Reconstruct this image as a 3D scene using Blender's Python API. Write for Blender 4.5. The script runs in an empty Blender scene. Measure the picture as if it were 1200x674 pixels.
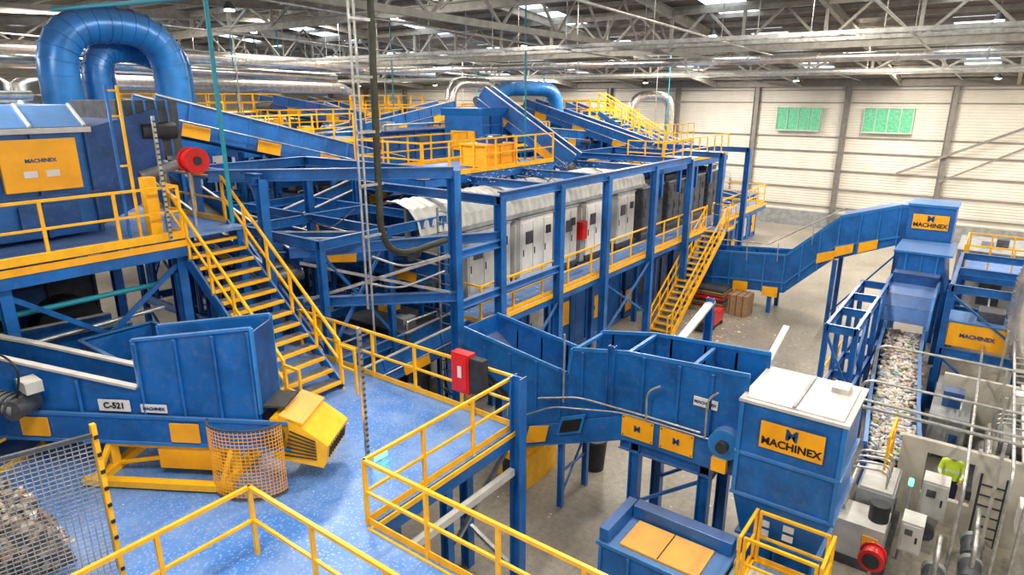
import bpy, math, random
from mathutils import Vector, Matrix
R=random.Random(7)
V=Vector
sc=bpy.context.scene
try:
    sc.view_settings.view_transform='Standard';sc.view_settings.look='None'
except Exception as e:print(e)
# ------------------------------------------------------------------ materials
MATS={}
def mat(name,col,rough=0.5,metal=0.0,var=0.15,scale=3.0,emit=0,bump=0.0,detail=4,dust=0):
    m=bpy.data.materials.new(name);m.use_nodes=True
    nt=m.node_tree;b=nt.nodes['Principled BSDF']
    b.inputs['Roughness'].default_value=rough;b.inputs['Metallic'].default_value=metal
    tc=nt.nodes.new('ShaderNodeTexCoord');nz=nt.nodes.new('ShaderNodeTexNoise')
    nz.inputs['Scale'].default_value=scale;nz.inputs['Detail'].default_value=detail
    nt.links.new(tc.outputs['Object'],nz.inputs['Vector'])
    cr=nt.nodes.new('ShaderNodeValToRGB')
    cr.color_ramp.elements[0].position=.3;cr.color_ramp.elements[1].position=.7
    cr.color_ramp.elements[0].color=[c*(1-var) for c in col]+[1]
    cr.color_ramp.elements[1].color=[min(1,c*(1+var)) for c in col]+[1]
    nt.links.new(nz.outputs['Fac'],cr.inputs['Fac']);out=cr.outputs['Color']
    if dust:
        n2=nt.nodes.new('ShaderNodeTexNoise');n2.inputs['Scale'].default_value=7;n2.inputs['Detail'].default_value=8;n2.inputs['Roughness'].default_value=.7
        nt.links.new(tc.outputs['Object'],n2.inputs['Vector'])
        g=nt.nodes.new('ShaderNodeNewGeometry');sx=nt.nodes.new('ShaderNodeSeparateXYZ');nt.links.new(g.outputs['Normal'],sx.inputs[0])
        r2=nt.nodes.new('ShaderNodeMapRange');r2.inputs['From Min'].default_value=.5;r2.inputs['From Max'].default_value=.75;r2.inputs['To Max'].default_value=dust
        nt.links.new(n2.outputs['Fac'],r2.inputs['Value'])
        ma=nt.nodes.new('ShaderNodeMath');ma.operation='MULTIPLY_ADD';ma.inputs[1].default_value=.28;ma.use_clamp=True
        nt.links.new(sx.outputs['Z'],ma.inputs[0]);nt.links.new(r2.outputs['Result'],ma.inputs[2])
        mx=nt.nodes.new('ShaderNodeMixRGB');mx.inputs['Color2'].default_value=(.33,.31,.29,1)
        nt.links.new(ma.outputs[0],mx.inputs['Fac']);nt.links.new(out,mx.inputs['Color1']);out=mx.outputs['Color']
    nt.links.new(out,b.inputs['Base Color'])
    if emit:
        b.inputs['Emission Color'].default_value=list(col)+[1];b.inputs['Emission Strength'].default_value=emit
    MATS[name]=m;return m
mat('blue',(0.008,0.118,0.40),.32,.1,.3,1.5,dust=.18)
mat('blue_dark',(0.006,0.062,0.22),.4,.1,.35,2,dust=.18)
mat('blue_light',(0.02,0.19,0.54),.3,.15,.2,2,dust=.12)
mat('yellow',(0.93,0.45,0.008),.35,0,.14,4)
mat('orange',(0.93,0.40,0.006),.4,0,.14,2,dust=.12)
mat('galv',(0.50,0.50,0.48),.32,.75,.25,6)
mat('silver',(0.70,0.67,0.62),.25,.85,.2,4)
mat('grey',(0.28,0.29,0.30),.5,.2,.25,3)
mat('lgrey',(0.52,0.51,0.48),.45,.1,.15,3)
mat('white',(0.72,0.71,0.68),.4,0,.08,3)
mat('dark',(0.02,0.022,0.026),.6,0,.4,5)
mat('dgrey',(0.07,0.075,0.085),.5,.2,.35,5)
mat('black',(0.01,0.01,0.01),.4,0,.2,5)
mat('olive',(0.05,0.05,0.035),.35,.4,.2,5)
mat('red',(0.62,0.012,0.01),.3,0,.15,5)
mat('teal',(0.01,0.26,0.34),.4,0,.1,5)
mat('belt',(0.04,0.04,0.042),.8,0,.3,8)
mat('truss',(0.36,0.34,0.30),.55,.2,.2,3)
mat('wallcol',(0.24,0.22,0.20),.55,.2,.15,3)
mat('roofm',(0.15,0.125,0.10),.8,0,.3,.6)
mat('skyl',(0.80,0.92,1.0),.5,0,.05,1,emit=2.6)
mat('lamp',(1.0,0.88,0.65),.5,0,.02,1,emit=30)
mat('glass_g',(0.12,0.42,0.24),.3,0,.25,6,emit=.28)
mat('glow_g',(0.1,1,0.3),.3,0,.05,6,emit=4)
mat('skin',(0.6,0.35,0.24),.5,0,.05,6)
mat('concrete_w',(0.50,0.47,0.40),.7,0,.15,2,dust=.1)
mat('cl_pink',(0.62,0.42,0.36),.4,0,.2,8);mat('cl_brown',(0.34,0.20,0.10),.5,0,.2,8);mat('cl_green',(0.2,0.33,0.15),.4,0,.2,8);mat('cl_blue',(0.2,0.3,0.5),.4,0,.2,8)
def m_wall():
    m=mat('wallm',(0.66,0.615,0.54),.6,0,.1,.5);nt=m.node_tree;b=nt.nodes['Principled BSDF']
    tc=nt.nodes.new('ShaderNodeTexCoord');w=nt.nodes.new('ShaderNodeTexWave')
    w.bands_direction='Z';w.inputs['Scale'].default_value=1.6;w.inputs['Distortion'].default_value=0
    nt.links.new(tc.outputs['Object'],w.inputs['Vector'])
    bp=nt.nodes.new('ShaderNodeBump');bp.inputs['Strength'].default_value=.4;bp.inputs['Distance'].default_value=.05
    nt.links.new(w.outputs['Fac'],bp.inputs['Height']);nt.links.new(bp.outputs['Normal'],b.inputs['Normal'])
m_wall()
def m_floor():
    m=bpy.data.materials.new('concrete_floor');m.use_nodes=True;nt=m.node_tree;b=nt.nodes['Principled BSDF']
    tc=nt.nodes.new('ShaderNodeTexCoord')
    n1=nt.nodes.new('ShaderNodeTexNoise');n1.inputs['Scale'].default_value=.35;n1.inputs['Detail'].default_value=8;n1.inputs['Roughness'].default_value=.65
    n2=nt.nodes.new('ShaderNodeTexNoise');n2.inputs['Scale'].default_value=6;n2.inputs['Detail'].default_value=8;n2.inputs['Roughness'].default_value=.75
    for n in(n1,n2):nt.links.new(tc.outputs['Object'],n.inputs['Vector'])
    c=nt.nodes.new('ShaderNodeValToRGB');c.color_ramp.elements[0].position=.3;c.color_ramp.elements[1].position=.72
    c.color_ramp.elements[0].color=(.20,.175,.145,1);c.color_ramp.elements[1].color=(.42,.375,.305,1)
    nt.links.new(n1.outputs['Fac'],c.inputs['Fac'])
    mx=nt.nodes.new('ShaderNodeMixRGB');mx.blend_type='MULTIPLY';mx.inputs['Fac'].default_value=.55
    nt.links.new(c.outputs['Color'],mx.inputs['Color1'])
    c2=nt.nodes.new('ShaderNodeValToRGB');c2.color_ramp.elements[0].position=.36;c2.color_ramp.elements[0].color=(.45,.45,.45,1);c2.color_ramp.elements[1].position=.58
    nt.links.new(n2.outputs['Fac'],c2.inputs['Fac']);nt.links.new(c2.outputs['Color'],mx.inputs['Color2'])
    nt.links.new(mx.outputs['Color'],b.inputs['Base Color'])
    mr=nt.nodes.new('ShaderNodeMapRange');mr.inputs['To Min'].default_value=.2;mr.inputs['To Max'].default_value=.5
    nt.links.new(n1.outputs['Fac'],mr.inputs['Value']);nt.links.new(mr.outputs['Result'],b.inputs['Roughness'])
    MATS['floor']=m
m_floor()
def m_deck():
    m=bpy.data.materials.new('deck_plate');m.use_nodes=True;nt=m.node_tree;b=nt.nodes['Principled BSDF']
    tc=nt.nodes.new('ShaderNodeTexCoord')
    v=nt.nodes.new('ShaderNodeTexVoronoi');v.inputs['Scale'].default_value=18
    n=nt.nodes.new('ShaderNodeTexNoise');n.inputs['Scale'].default_value=1.0;n.inputs['Detail'].default_value=8;n.inputs['Roughness'].default_value=.7
    nt.links.new(tc.outputs['Object'],v.inputs['Vector']);nt.links.new(tc.outputs['Object'],n.inputs['Vector'])
    c=nt.nodes.new('ShaderNodeValToRGB');c.color_ramp.elements[0].position=.08;c.color_ramp.elements[1].position=.4
    c.color_ramp.elements[0].color=(.28,.43,.76,1);c.color_ramp.elements[1].color=(.055,.19,.55,1)
    nt.links.new(v.outputs['Distance'],c.inputs['Fac'])
    mx=nt.nodes.new('ShaderNodeMixRGB');mx.inputs['Color2'].default_value=(.23,.35,.60,1)
    cr=nt.nodes.new('ShaderNodeValToRGB');cr.color_ramp.elements[0].position=.40;cr.color_ramp.elements[1].position=.75
    nt.links.new(n.outputs['Fac'],cr.inputs['Fac']);nt.links.new(cr.outputs['Color'],mx.inputs['Fac'])
    nt.links.new(c.outputs['Color'],mx.inputs['Color1']);nt.links.new(mx.outputs['Color'],b.inputs['Base Color'])
    b.inputs['Roughness'].default_value=.38;b.inputs['Metallic'].default_value=.1
    MATS['deck']=m
m_deck()
def m_waste(name,cols,scale):
    m=bpy.data.materials.new(name);m.use_nodes=True;nt=m.node_tree;b=nt.nodes['Principled BSDF']
    tc=nt.nodes.new('ShaderNodeTexCoord');v=nt.nodes.new('ShaderNodeTexVoronoi');v.inputs['Scale'].default_value=scale
    nt.links.new(tc.outputs['Object'],v.inputs['Vector'])
    sp=nt.nodes.new('ShaderNodeSeparateColor');nt.links.new(v.outputs['Color'],sp.inputs['Color'])
    c=nt.nodes.new('ShaderNodeValToRGB');c.color_ramp.interpolation='CONSTANT'
    e=c.color_ramp.elements
    while len(e)<len(cols):e.new(.5)
    for i,k in enumerate(cols):
        e[i].position=i/len(cols);e[i].color=list(k)+[1]
    nt.links.new(sp.outputs['Red'],c.inputs['Fac']);nt.links.new(c.outputs['Color'],b.inputs['Base Color'])
    b.inputs['Roughness'].default_value=.4
    MATS[name]=m
m_waste('bottles',[(.6,.55,.48),(.5,.43,.35),(.7,.68,.64),(.4,.38,.4),(.55,.36,.26),(.65,.55,.42),(.36,.32,.27)],9)
m_waste('scrap',[(.16,.12,.08),(.06,.05,.04),(.26,.2,.14),(.1,.085,.07),(.34,.28,.22),(.07,.06,.05)],12)
# ------------------------------------------------------------------ mesh builder
class B:
    def __init__(s,name):
        s.name=name;s.v=[];s.f=[];s.mi=[];s.ms=[];s.sm=[];s.kids=[]
    def m(s,k):
        if k not in s.ms:s.ms.append(k)
        return s.ms.index(k)
    def add(s,vs,fs,k,smooth=False):
        o=len(s.v);s.v+= [tuple(x) for x in vs];i=s.m(k)
        for f in fs:
            s.f.append([a+o for a in f]);s.mi.append(i);s.sm.append(smooth)
    def box(s,x0,x1,y0,y1,z0,z1,k):
        vs=[(x,y,z) for x in(x0,x1) for y in(y0,y1) for z in(z0,z1)]
        s.add(vs,[(0,1,3,2),(4,6,7,5),(0,4,5,1),(2,3,7,6),(0,2,6,4),(1,5,7,3)],k)
    def beam(s,p,q,w,h,k):
        p=V(p);q=V(q);d=(q-p)
        if d.length<1e-6:return
        d.normalize();ref=V((0,0,1)) if abs(d.z)<.98 else V((0,1,0))
        a=d.cross(ref).normalized();b=a.cross(d)
        vs=[c+a*(i*w/2)+b*(j*h/2) for c in(p,q) for i in(-1,1) for j in(-1,1)]
        s.add(vs,[(0,1,3,2),(4,6,7,5),(0,4,5,1),(2,3,7,6),(0,2,6,4),(1,5,7,3)],k)
    def ib(s,p,q,w,h,k,t=.025):
        p=V(p);q=V(q);d=(q-p).normalized();ref=V((0,0,1)) if abs(d.z)<.98 else V((0,1,0))
        a=d.cross(ref).normalized();b=a.cross(d)
        s.beam(p+b*(h/2),q+b*(h/2),w,t,k);s.beam(p-b*(h/2),q-b*(h/2),w,t,k);s.beam(p,q,t,h,k)
    def tube(s,pts,r,k,n=8,cap=True,radii=None):
        pts=[V(p) for p in pts];vs=[];N=len(pts);pa=None
        for i,p in enumerate(pts):
            d=(pts[min(i+1,N-1)]-pts[max(i-1,0)]).normalized()
            if pa is None:
                ref=V((0,0,1)) if abs(d.z)<.9 else V((0,1,0));a=d.cross(ref).normalized()
            else:a=(pa-d*pa.dot(d)).normalized()
            pa=a;b=d.cross(a);rr=radii[i] if radii else r
            for j in range(n):
                t=2*math.pi*j/n;vs.append(p+a*(math.cos(t)*rr)+b*(math.sin(t)*rr))
        fs=[(i*n+j,i*n+(j+1)%n,(i+1)*n+(j+1)%n,(i+1)*n+j) for i in range(N-1) for j in range(n)]
        s.add(vs,fs,k,True)
        if cap:s.add(vs[:n],[tuple(range(n))],k);s.add(vs[-n:],[tuple(range(n))],k)
    def poly(s,pts,vec,k):
        pts=[V(p) for p in pts];vec=V(vec);n=len(pts)
        fs=[tuple(range(n)),tuple(range(2*n-1,n-1,-1))]+[(i,(i+1)%n,n+(i+1)%n,n+i) for i in range(n)]
        s.add(pts+[p+vec for p in pts],fs,k)
    def edge(s,pts,w,h,k,close=False):
        l=list(pts)+([pts[0]] if close else [])
        for a,b in zip(l,l[1:]):s.beam(a,b,w,h,k)
    def rail(s,pts,h=1.1,sp=1.3,w=.055,toe=True,k='yellow',skip0=False):
        pts=[V(p) for p in pts]
        for si,(a,b) in enumerate(zip(pts,pts[1:])):
            u=V((0,0,h));L=(b-a).length;n=max(1,round(L/sp));dd=(b-a).normalized()*(w*.35)
            s.beam(a+u-dd,b+u+dd,w*.97,w*.97,k);s.beam(a+u*.52,b+u*.52,w*.8,w*.8,k)
            if toe:s.beam(a+V((0,0,.07)),b+V((0,0,.07)),.015,.12,k)
            for i in range(n+1):
                if i==0 and (si>0 or skip0):continue
                p=a.lerp(b,i/n);s.beam(p,p+u*1.01,w,w,k)
    def text(s,body,loc,xd,size,k,al='CENTER'):
        s.kids.append((body,loc,xd,size,k,al))
    def done(s,bev=0):
        me=bpy.data.meshes.new(s.name);me.from_pydata(s.v,[],s.f)
        for k in s.ms:me.materials.append(MATS[k])
        me.polygons.foreach_set('material_index',s.mi);me.polygons.foreach_set('use_smooth',s.sm)
        me.update();o=bpy.data.objects.new(s.name,me);sc.collection.objects.link(o)
        if bev:
            b=o.modifiers.new('bevel','BEVEL');b.width=bev;b.segments=2;b.limit_method='ANGLE'
        for body,loc,xd,size,k,al in s.kids:
            c=bpy.data.curves.new('label_text','FONT');c.body=body;c.size=size;c.extrude=.003;c.align_x=al;c.align_y='CENTER';c.offset=size*.03
            t=bpy.data.objects.new('label_text',c);c.materials.append(MATS[k])
            x=V(xd).normalized();z=V((0,0,1));n=x.cross(z)
            M=Matrix((x,z,n)).transposed().to_4x4();M.translation=V(loc)
            t.matrix_world=M;sc.collection.objects.link(t);t.parent=o
        return o
def fil(pts,r,n=6):
    pts=[V(p) for p in pts];out=[pts[0]]
    for i in range(1,len(pts)-1):
        p=pts[i];a=(pts[i-1]-p);b=(pts[i+1]-p);ra=min(r,a.length*.49);rb=min(r,b.length*.49)
        A=p+a.normalized()*ra;C=p+b.normalized()*rb
        for j in range(n+1):
            t=j/n;out.append(A*(1-t)**2+p*2*t*(1-t)+C*t*t)
    out.append(pts[-1]);return out
def sign(b,body,c,xd,w,h,k='orange'):
    x=V(xd).normalized();n=x.cross(V((0,0,1)));c=V(c)
    def q(w,h,o,k):
        b.poly([c+n*o+x*(i*w/2)+V((0,0,j*h/2)) for i,j in((-1,-1),(1,-1),(1,1),(-1,1))],n*.01,k)
    q(w+.04,h+.04,0,'blue_dark');q(w,h,.012,k)
    b.text('M',c+n*.03+V((0,0,h*.2)),xd,h*.55,'blue_dark')
    b.text(body,c+n*.03+V((0,0,-h*.22)),xd,w*.185,'black')
# ------------------------------------------------------------------ room
b=B('floor');b.box(-10,56,-16,75,-.2,0,'floor');b.done()
b=B('wall_back');b.box(55,55.3,-16,75,0,11.3,'wallm');b.done()
b=B('wall_left');b.box(-10,55,74.7,75,0,15,'wallm');b.done()
b=B('wall_right');b.box(20,55,-16,-15.7,0,15,'wallm');b.done()
b=B('trim_wall_structure')
for i in range(-3,12):
    y=3.3+6.6*i
    b.ib((54.7,y,0),(54.7,y,11.2),.3,.35,'wallcol',.04)
for z in (1.7,3.1,4.5,5.9,7.0,9.5,10.4):
    b.beam((54.9,-15,z),(54.9,74,z),.1,.06,'wallcol')
b.beam((54.5,-3.3,9.2),(54.5,6,4.6),.12,.16,'wallcol');b.beam((54.5,3.3,4.2),(54.5,-3.3,8),.08,.12,'wallcol')
b.beam((54.6,-15,10.9),(54.6,74,10.9),.3,.5,'wallcol')
b.box(54.8,55,-15,74,0,1.2,'grey')
b.done()
for i,y in enumerate((11.6,5.5)):
    b=B('window_%d'%(i+1));b.box(54.7,54.95,y,y+3.2,7.45,9.1,'glass_g')
    for j in range(5):b.box(54.62,54.75,y+j*.79,y+j*.79+.05,7.4,9.15,'lgrey')
    b.box(54.6,54.75,y,y+3.2,7.36,7.45,'lgrey');b.box(54.6,54.75,y,y+3.2,9.1,9.19,'lgrey');b.done()
b=B('door_1');b.box(54.45,54.5,18,21.5,0,4,'lgrey')
for j in range(8):b.box(54.42,54.46,18,21.5,.5*j,.5*j+.03,'grey')
b.done()
def rz(x):return 11.2+(55-x)*.11 if x>=25 else 14.5-(25-x)*.05
b=B('ceiling')
b.poly([(55.2,-16,rz(55)),(25,-16,rz(25)),(-10,-16,rz(-10)),(-10,-16,rz(-10)+.3),(25,-16,rz(25)+.3),(55.2,-16,rz(55)+.3)],(0,91,0),'roofm');b.done()
b=B('roof_purlins')
x=-2
while x<54.5:
    b.beam((x,-15,rz(x)-.12),(x,74,rz(x)-.12),.08,.2,'truss');x+=1.9
for i in range(-2,12):
    y=6.6*i
    for xa,xb in((0,25),(25,54.5)):
        b.ib((xa,y,rz(xa)-.4),(xb,y,rz(xb)-.4),.2,.35,'truss',.04)
b.done()
def truss(x,zb,k='truss'):
    b=B('roof_truss');zt=rz(x)-.35
    b.ib((x,-15,zb),(x,74,zb),.25,.28,k,.04);b.beam((x,-15,zt),(x,74,zt),.2,.2,k)
    y=-13.2;i=0
    while y<73:
        b.beam((x,y,zb),(x,y,zt),.13,.13,k)
        b.beam((x,y,zb),(x,y+1.65,zt),.1,.1,k);b.beam((x,y+1.65,zt),(x,y+3.3,zb),.1,.1,k)
        y+=3.3
    b.done()
truss(30,12.0);truss(42,11.3);truss(18,12.9)
for y in(14,36,58):
    b=B('roof_truss')
    b.beam((8,y,12.3),(42,y,11.9),.16,.2,'truss')
    x=8
    while x<41:
        zz=lambda q:12.3-(q-8)/34*.4
        b.beam((x,y,zz(x)),(x+1.7,y,rz(x+1.7)-.4),.08,.08,'truss');b.beam((x+1.7,y,rz(x+1.7)-.4),(x+3.4,y,zz(x+3.4)),.08,.08,'truss');x+=3.4
    b.done()
b=B('roof_skylight')
for xa,xb in((46,52),(36,42.5),(26.5,33),(14,20),(4,10)):
    for y in range(-8,72,9):
        pts=[(xa,y,rz(xa)-.03),(xb,y,rz(xb)-.03),(xb,y+1.8,rz(xb)-.03),(xa,y+1.8,rz(xa)-.03)]
        b.poly(pts,(0,0,.02),'skyl')
b.done()
for x in(14,22,32,40,48):
    for y in range(-10,70,11):
        b=B('high_bay_lamp');z=rz(x)-1.0
        b.tube([(x,y,z),(x,y,z+.25)],.22,'dgrey',10,True,[.22,.08]);b.tube([(x,y,z-.06),(x,y,z-.01)],.17,'lamp',10)
        b.beam((x,y,z+.2),(x,y,z+.85),.02,.02,'grey');b.done()
b=B('overhead_duct')
b.tube([(29.6,-14,11.45),(29.6,70,11.45)],.17,'silver',12)
for i in range(30):b.tube([(29.6,-13+2.8*i,11.45),(29.6,-12.92+2.8*i,11.45)],.2,'galv',12)
b.done()
b=B('sprinkler_pipes')
for y in(3,9,16,24,33,44):b.tube([(10,y,12.4),(54,y,11.0)],.04,'galv',6)
for x in(22,36,47):b.tube([(x,-14,rz(x)-.8),(x,70,rz(x)-.8)],.05,'galv',6)
b.done()
b=B('cable_tray')
for x,z in((26,11.9),(38,11.2),(20,11.6)):
    for s_ in(-.2,.2):b.beam((x+s_,-14,z),(x+s_,68,z),.03,.1,'galv')
    for i in range(80):b.beam((x-.2,-13+i,z-.04),(x+.2,-13+i,z-.04),.05,.02,'galv')
    for i in range(26):b.beam((x,-13+3.2*i,z),(x,-13+3.2*i,rz(x)-.15),.02,.02,'galv')
b.done()
# ------------------------------------------------------------------ mid deck
b=B('mezzanine_deck')
def slab(b,x0,x1,y0,y1,z,k='deck'):
    b.box(x0,x1,y0,y1,z-.06,z,k)
def chan(b,p,q,z,h=.26):
    b.beam((p[0],p[1],z-h/2-.07),(q[0],q[1],z-h/2-.07),.1,h,'blue')
Z=3.7
slab(b,-5,5.5,2,18,Z);slab(b,5.5,9.3,6.8,18,Z);slab(b,4.05,5.5,-2,2,Z)
for p,q in(((5.5,-2),(5.5,6.8)),((5.5,6.8),(9.3,6.8)),((9.3,6.8),(9.3,18)),((4.05,-2),(4.05,2))):chan(b,p,q,Z)
for y in range(9,18,2):b.ib((-4,y,Z-.25),(9.2,y,Z-.25),.12,.26,'blue')
for x in(0,4.1,7,9.1):
    for y in(8,12.5,17):b.ib((x,y,0),(x,y,Z-.1),.2,.2,'blue')
b.ib((9.12,6.65,0),(9.12,6.65,4.9),.22,.22,'blue');b.ib((5.6,7,0),(5.6,7,3.5),.2,.2,'blue')
b.ib((5.6,0,0),(5.6,0,3.6),.2,.2,'blue');b.ib((7.3,6.9,0),(7.3,6.9,3.5),.16,.16,'blue')
b.beam((9.1,6.9,.6),(9.1,12.5,3.2),.08,.08,'galv');b.beam((5.6,6.95,.5),(9.1,6.95,3.2),.08,.08,'galv')
b.beam((5.6,6.7,2.9),(9.0,6.7,2.9),.12,.14,'lgrey')
b.rail([(5.5,-2,Z),(5.5,6.85,Z),(9.25,6.85,Z),(9.25,13.6,Z)]);b.rail([(4.1,-2,Z),(4.1,7.6,Z),(-3.5,7.6,Z)],toe=False)
for p,q in(((5.42,-2),(5.42,6.75)),((5.42,6.72),(9.3,6.72))):b.beam((p[0],p[1],Z-.02),(q[0],q[1],Z-.02),.03,.09,'yellow')
b.done()
b=B('upper_platform');Z2=7.0
slab(b,-6,8.5,14.3,22,Z2)
b.box(-6,7.0,14.2,14.28,Z2-.02,Z2+.14,'yellow');b.beam((-6,14.25,Z2-.25),(7,14.25,Z2-.25),.12,.34,'blue')
b.beam((-6,14.17,Z2-.12),(7,14.17,Z2-.12),.03,.14,'orange')
for y in(16,18,20,21.9):b.ib((-6,y,Z2-.22),(8.4,y,Z2-.22),.12,.28,'blue')
for x in(.5,3.6,6.9,8.4):
    for y in(14.5,18,21.8):b.ib((x,y,3.7),(x,y,Z2-.07),.2,.2,'blue')
b.beam((3.6,14.5,3.9),(6.9,14.5,6.4),.07,.1,'blue');b.beam((6.9,14.6,3.9),(3.6,14.6,6.4),.07,.1,'blue')
b.rail([(-6,14.35,Z2),(7.0,14.35,Z2),(7.0,15.0,Z2)]);b.rail([(8.45,15.1,Z2),(8.45,22,Z2)])
b.done()
def stairs(name,x0,x1,ya,za,yb,zb,n,axis='Y',tread='galv'):
    b=B(name);w=[]
    def P(a,c,z):return (a,c,z) if axis=='Y' else (c,a,z)
    for i in range(n):
        t=(i+.5)/n;c=ya+(yb-ya)*t;z=za+(zb-za)*(i+1)/n-.02
        dr=1 if yb>ya else -1
        a=P(x0+.04,c-.1*dr,z-.04);e=P(x1-.04,c+.15*dr,z)
        b.box(min(a[0],e[0]),max(a[0],e[0]),min(a[1],e[1]),max(a[1],e[1]),z-.04,z,tread)
        a=P(x0+.04,c-.17*dr,0);e=P(x1-.04,c-.10*dr,0)
        b.box(min(a[0],e[0]),max(a[0],e[0]),min(a[1],e[1]),max(a[1],e[1]),z-.06,z+.006,'yellow')
    for x in(x0,x1):
        b.beam(P(x,ya,za),P(x,yb,zb),.05,.28,'blue' if axis=='Y' else 'yellow')
        b.rail([P(x,ya,za+.1),P(x,yb,zb+.1)],1.05,1.0,.055,False)
        b.rail([P(x,ya-.5,za),P(x,ya-.03,za)],1.05,.5,.05,False)
    return b
stairs('steel_staircase',7.0,8.4,11.0,3.7,15.0,7.0,15).done()
stairs('steel_staircase',10.2,11.2,25.2,0,31,3.7,18,'X').done()
# ------------------------------------------------------------------ generic generators
def conveyor(p,q,w=1.1,h=.4,side=.35,zf=0,legs=True,k='blue',guards=True,name='belt_conveyor'):
    b=B(name);p=V(p);q=V(q);d=(q-p).normalized();L=(q-p).length
    a=d.cross(V((0,0,1))).normalized();u=a.cross(d)
    b.beam(p,q,w-.06,.03,'belt');b.beam(p-u*.28,q-u*.28,w-.1,.02,'belt')
    for sg in(-1,1):
        o=a*(sg*w/2)
        b.beam(p+o-u*(h/2-.05),q+o-u*(h/2-.05),.05,h,k)
        b.beam(p+o+u*(.05+side/2),q+o+u*(.05+side/2),.02,side,k)
        b.beam(p+o+u*(.05+side),q+o+u*(.05+side),.07,.04,'lgrey')
        b.beam(p+o*1.06-u*(h-.1),q+o*1.06-u*(h-.1),.05,.05,k)
        n=max(2,int(L/.9))
        for i in range(n+1):
            c=p.lerp(q,i/n)+o*1.04;b.beam(c-u*(h-.08),c+u*(side+.03),.05,.05,k)
        if guards:
            n=max(1,int(L/2.4))
            for i in range(n):
                c=p.lerp(q,(i+.5)/n)+o*1.1-u*(h/2)
                b.beam(c-d*.42,c+d*.42,.03,h*.75,'orange')
        b.tube([p+o*1.18-u*.02,q+o*1.18-u*.02],.02,'galv',5)
    n=int(L/.6)
    for i in range(n):
        c=p.lerp(q,(i+.5)/n)-u*.1;b.tube([c-a*(w/2-.05),c+a*(w/2-.05)],.06,'grey',6,False)
    for e,sg in((p,-1),(q,1)):
        c=e-u*.13+d*(.02*sg);b.tube([c-a*(w/2+.04),c+a*(w/2+.04)],.17,'dgrey',12)
    c=q-u*.15-d*.3;b.tube([c+a*(w/2),c+a*(w/2+.55)],.14,'dgrey',10);b.box(c.x-.16,c.x+.16,c.y-.16,c.y+.16,c.z-.2,c.z+.2,'blue_dark')
    if legs:
        n=max(1,int(L/3.2))
        for i in range(n+1):
            c=p.lerp(q,(i+.25)/(n+.5));pr=[]
            for sg in(-1,1):
                t=c+a*(sg*w/2)-u*h;g=V((t.x,t.y,zf));pr.append((t,g));b.ib(g,t,.1,.1,k);b.box(g.x-.12,g.x+.12,g.y-.12,g.y+.12,zf,zf+.02,k)
            (t0,g0),(t1,g1)=pr
            if t0.z-zf>1:b.beam(t0,g1.lerp(t1,.2),.05,.05,k);b.beam(g0.lerp(t0,.5),g1.lerp(t1,.5),.07,.07,k)
    b.done()
def machine(x0,x1,y0,y1,z0,z1,name='sorting_machine',k='blue',pan='orange',zf=None,top=True):
    b=B(name);b.box(x0,x1,y0,y1,z0,z1-.02,k)
    for f,(a0,a1) in(('x',(y0,y1)),('y',(x0,x1))):
        n=max(2,int((a1-a0)/.9))
        for i in range(n+1):
            t=a0+(a1-a0)*i/n
            if f=='x':b.box(x0-.06,x0,t-.035,t+.035,z0+.01,z1-.03,k)
            else:b.box(t-.035,t+.035,y0-.06,y0,z0+.01,z1-.03,k)
            if i<n and R.random()<.5:
                tt=a0+(a1-a0)*(i+1)/n;zc=z0+(z1-z0)*R.choice((.3,.5,.65));hh=(z1-z0)*.2
                kk=R.choice((pan,pan,'blue_dark','lgrey','dgrey'))
                if f=='x':b.box(x0-.03,x0,t+.1,tt-.1,zc-hh,zc+hh,kk);b.box(x0-.05,x0-.03,t+.14,t+.2,zc-.1,zc+.1,'dark')
                else:b.box(t+.1,tt-.1,y0-.03,y0,zc-hh,zc+hh,kk);b.box(t+.14,t+.2,y0-.05,y0-.03,zc-.1,zc+.1,'dark')
    b.box(x0-.09,x1+.05,y0-.09,y1+.05,z1-.06,z1,'blue_light' if k=='blue' else k);b.box(x0-.08,x1,y0-.08,y1+.01,z0-.01,z0+.08,k)
    if top:
        for i in range(3):
            xx=R.uniform(x0+.3,x1-.4);yy=R.uniform(y0+.3,y1-.4);b.box(xx-.25,xx+.25,yy-.25,yy+.25,z1,z1+R.uniform(.15,.5),R.choice(('grey','blue_dark','dgrey','yellow')))
        zz=z1+.25;b.tube(fil([(x0+.2,y0+.15,z1),(x0+.2,y0+.15,zz),(x1-.2,y0+.15,zz),(x1-.2,y0+.15,z1)],.1,3),.035,'galv',6)
    if zf is not None and z0-zf>.2:
        for x in(x0+.1,x1-.1):
            for y in(y0+.1,y1-.1):b.ib((x,y,zf),(x,y,z0),.14,.14,k)
        b.beam((x0+.1,y0+.1,zf+.1),(x1-.1,y0+.1,z0),.06,.06,k);b.beam((x0+.1,y0+.1,z0),(x0+.1,y1-.1,zf+.1),.06,.06,k)
    b.done()
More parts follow.
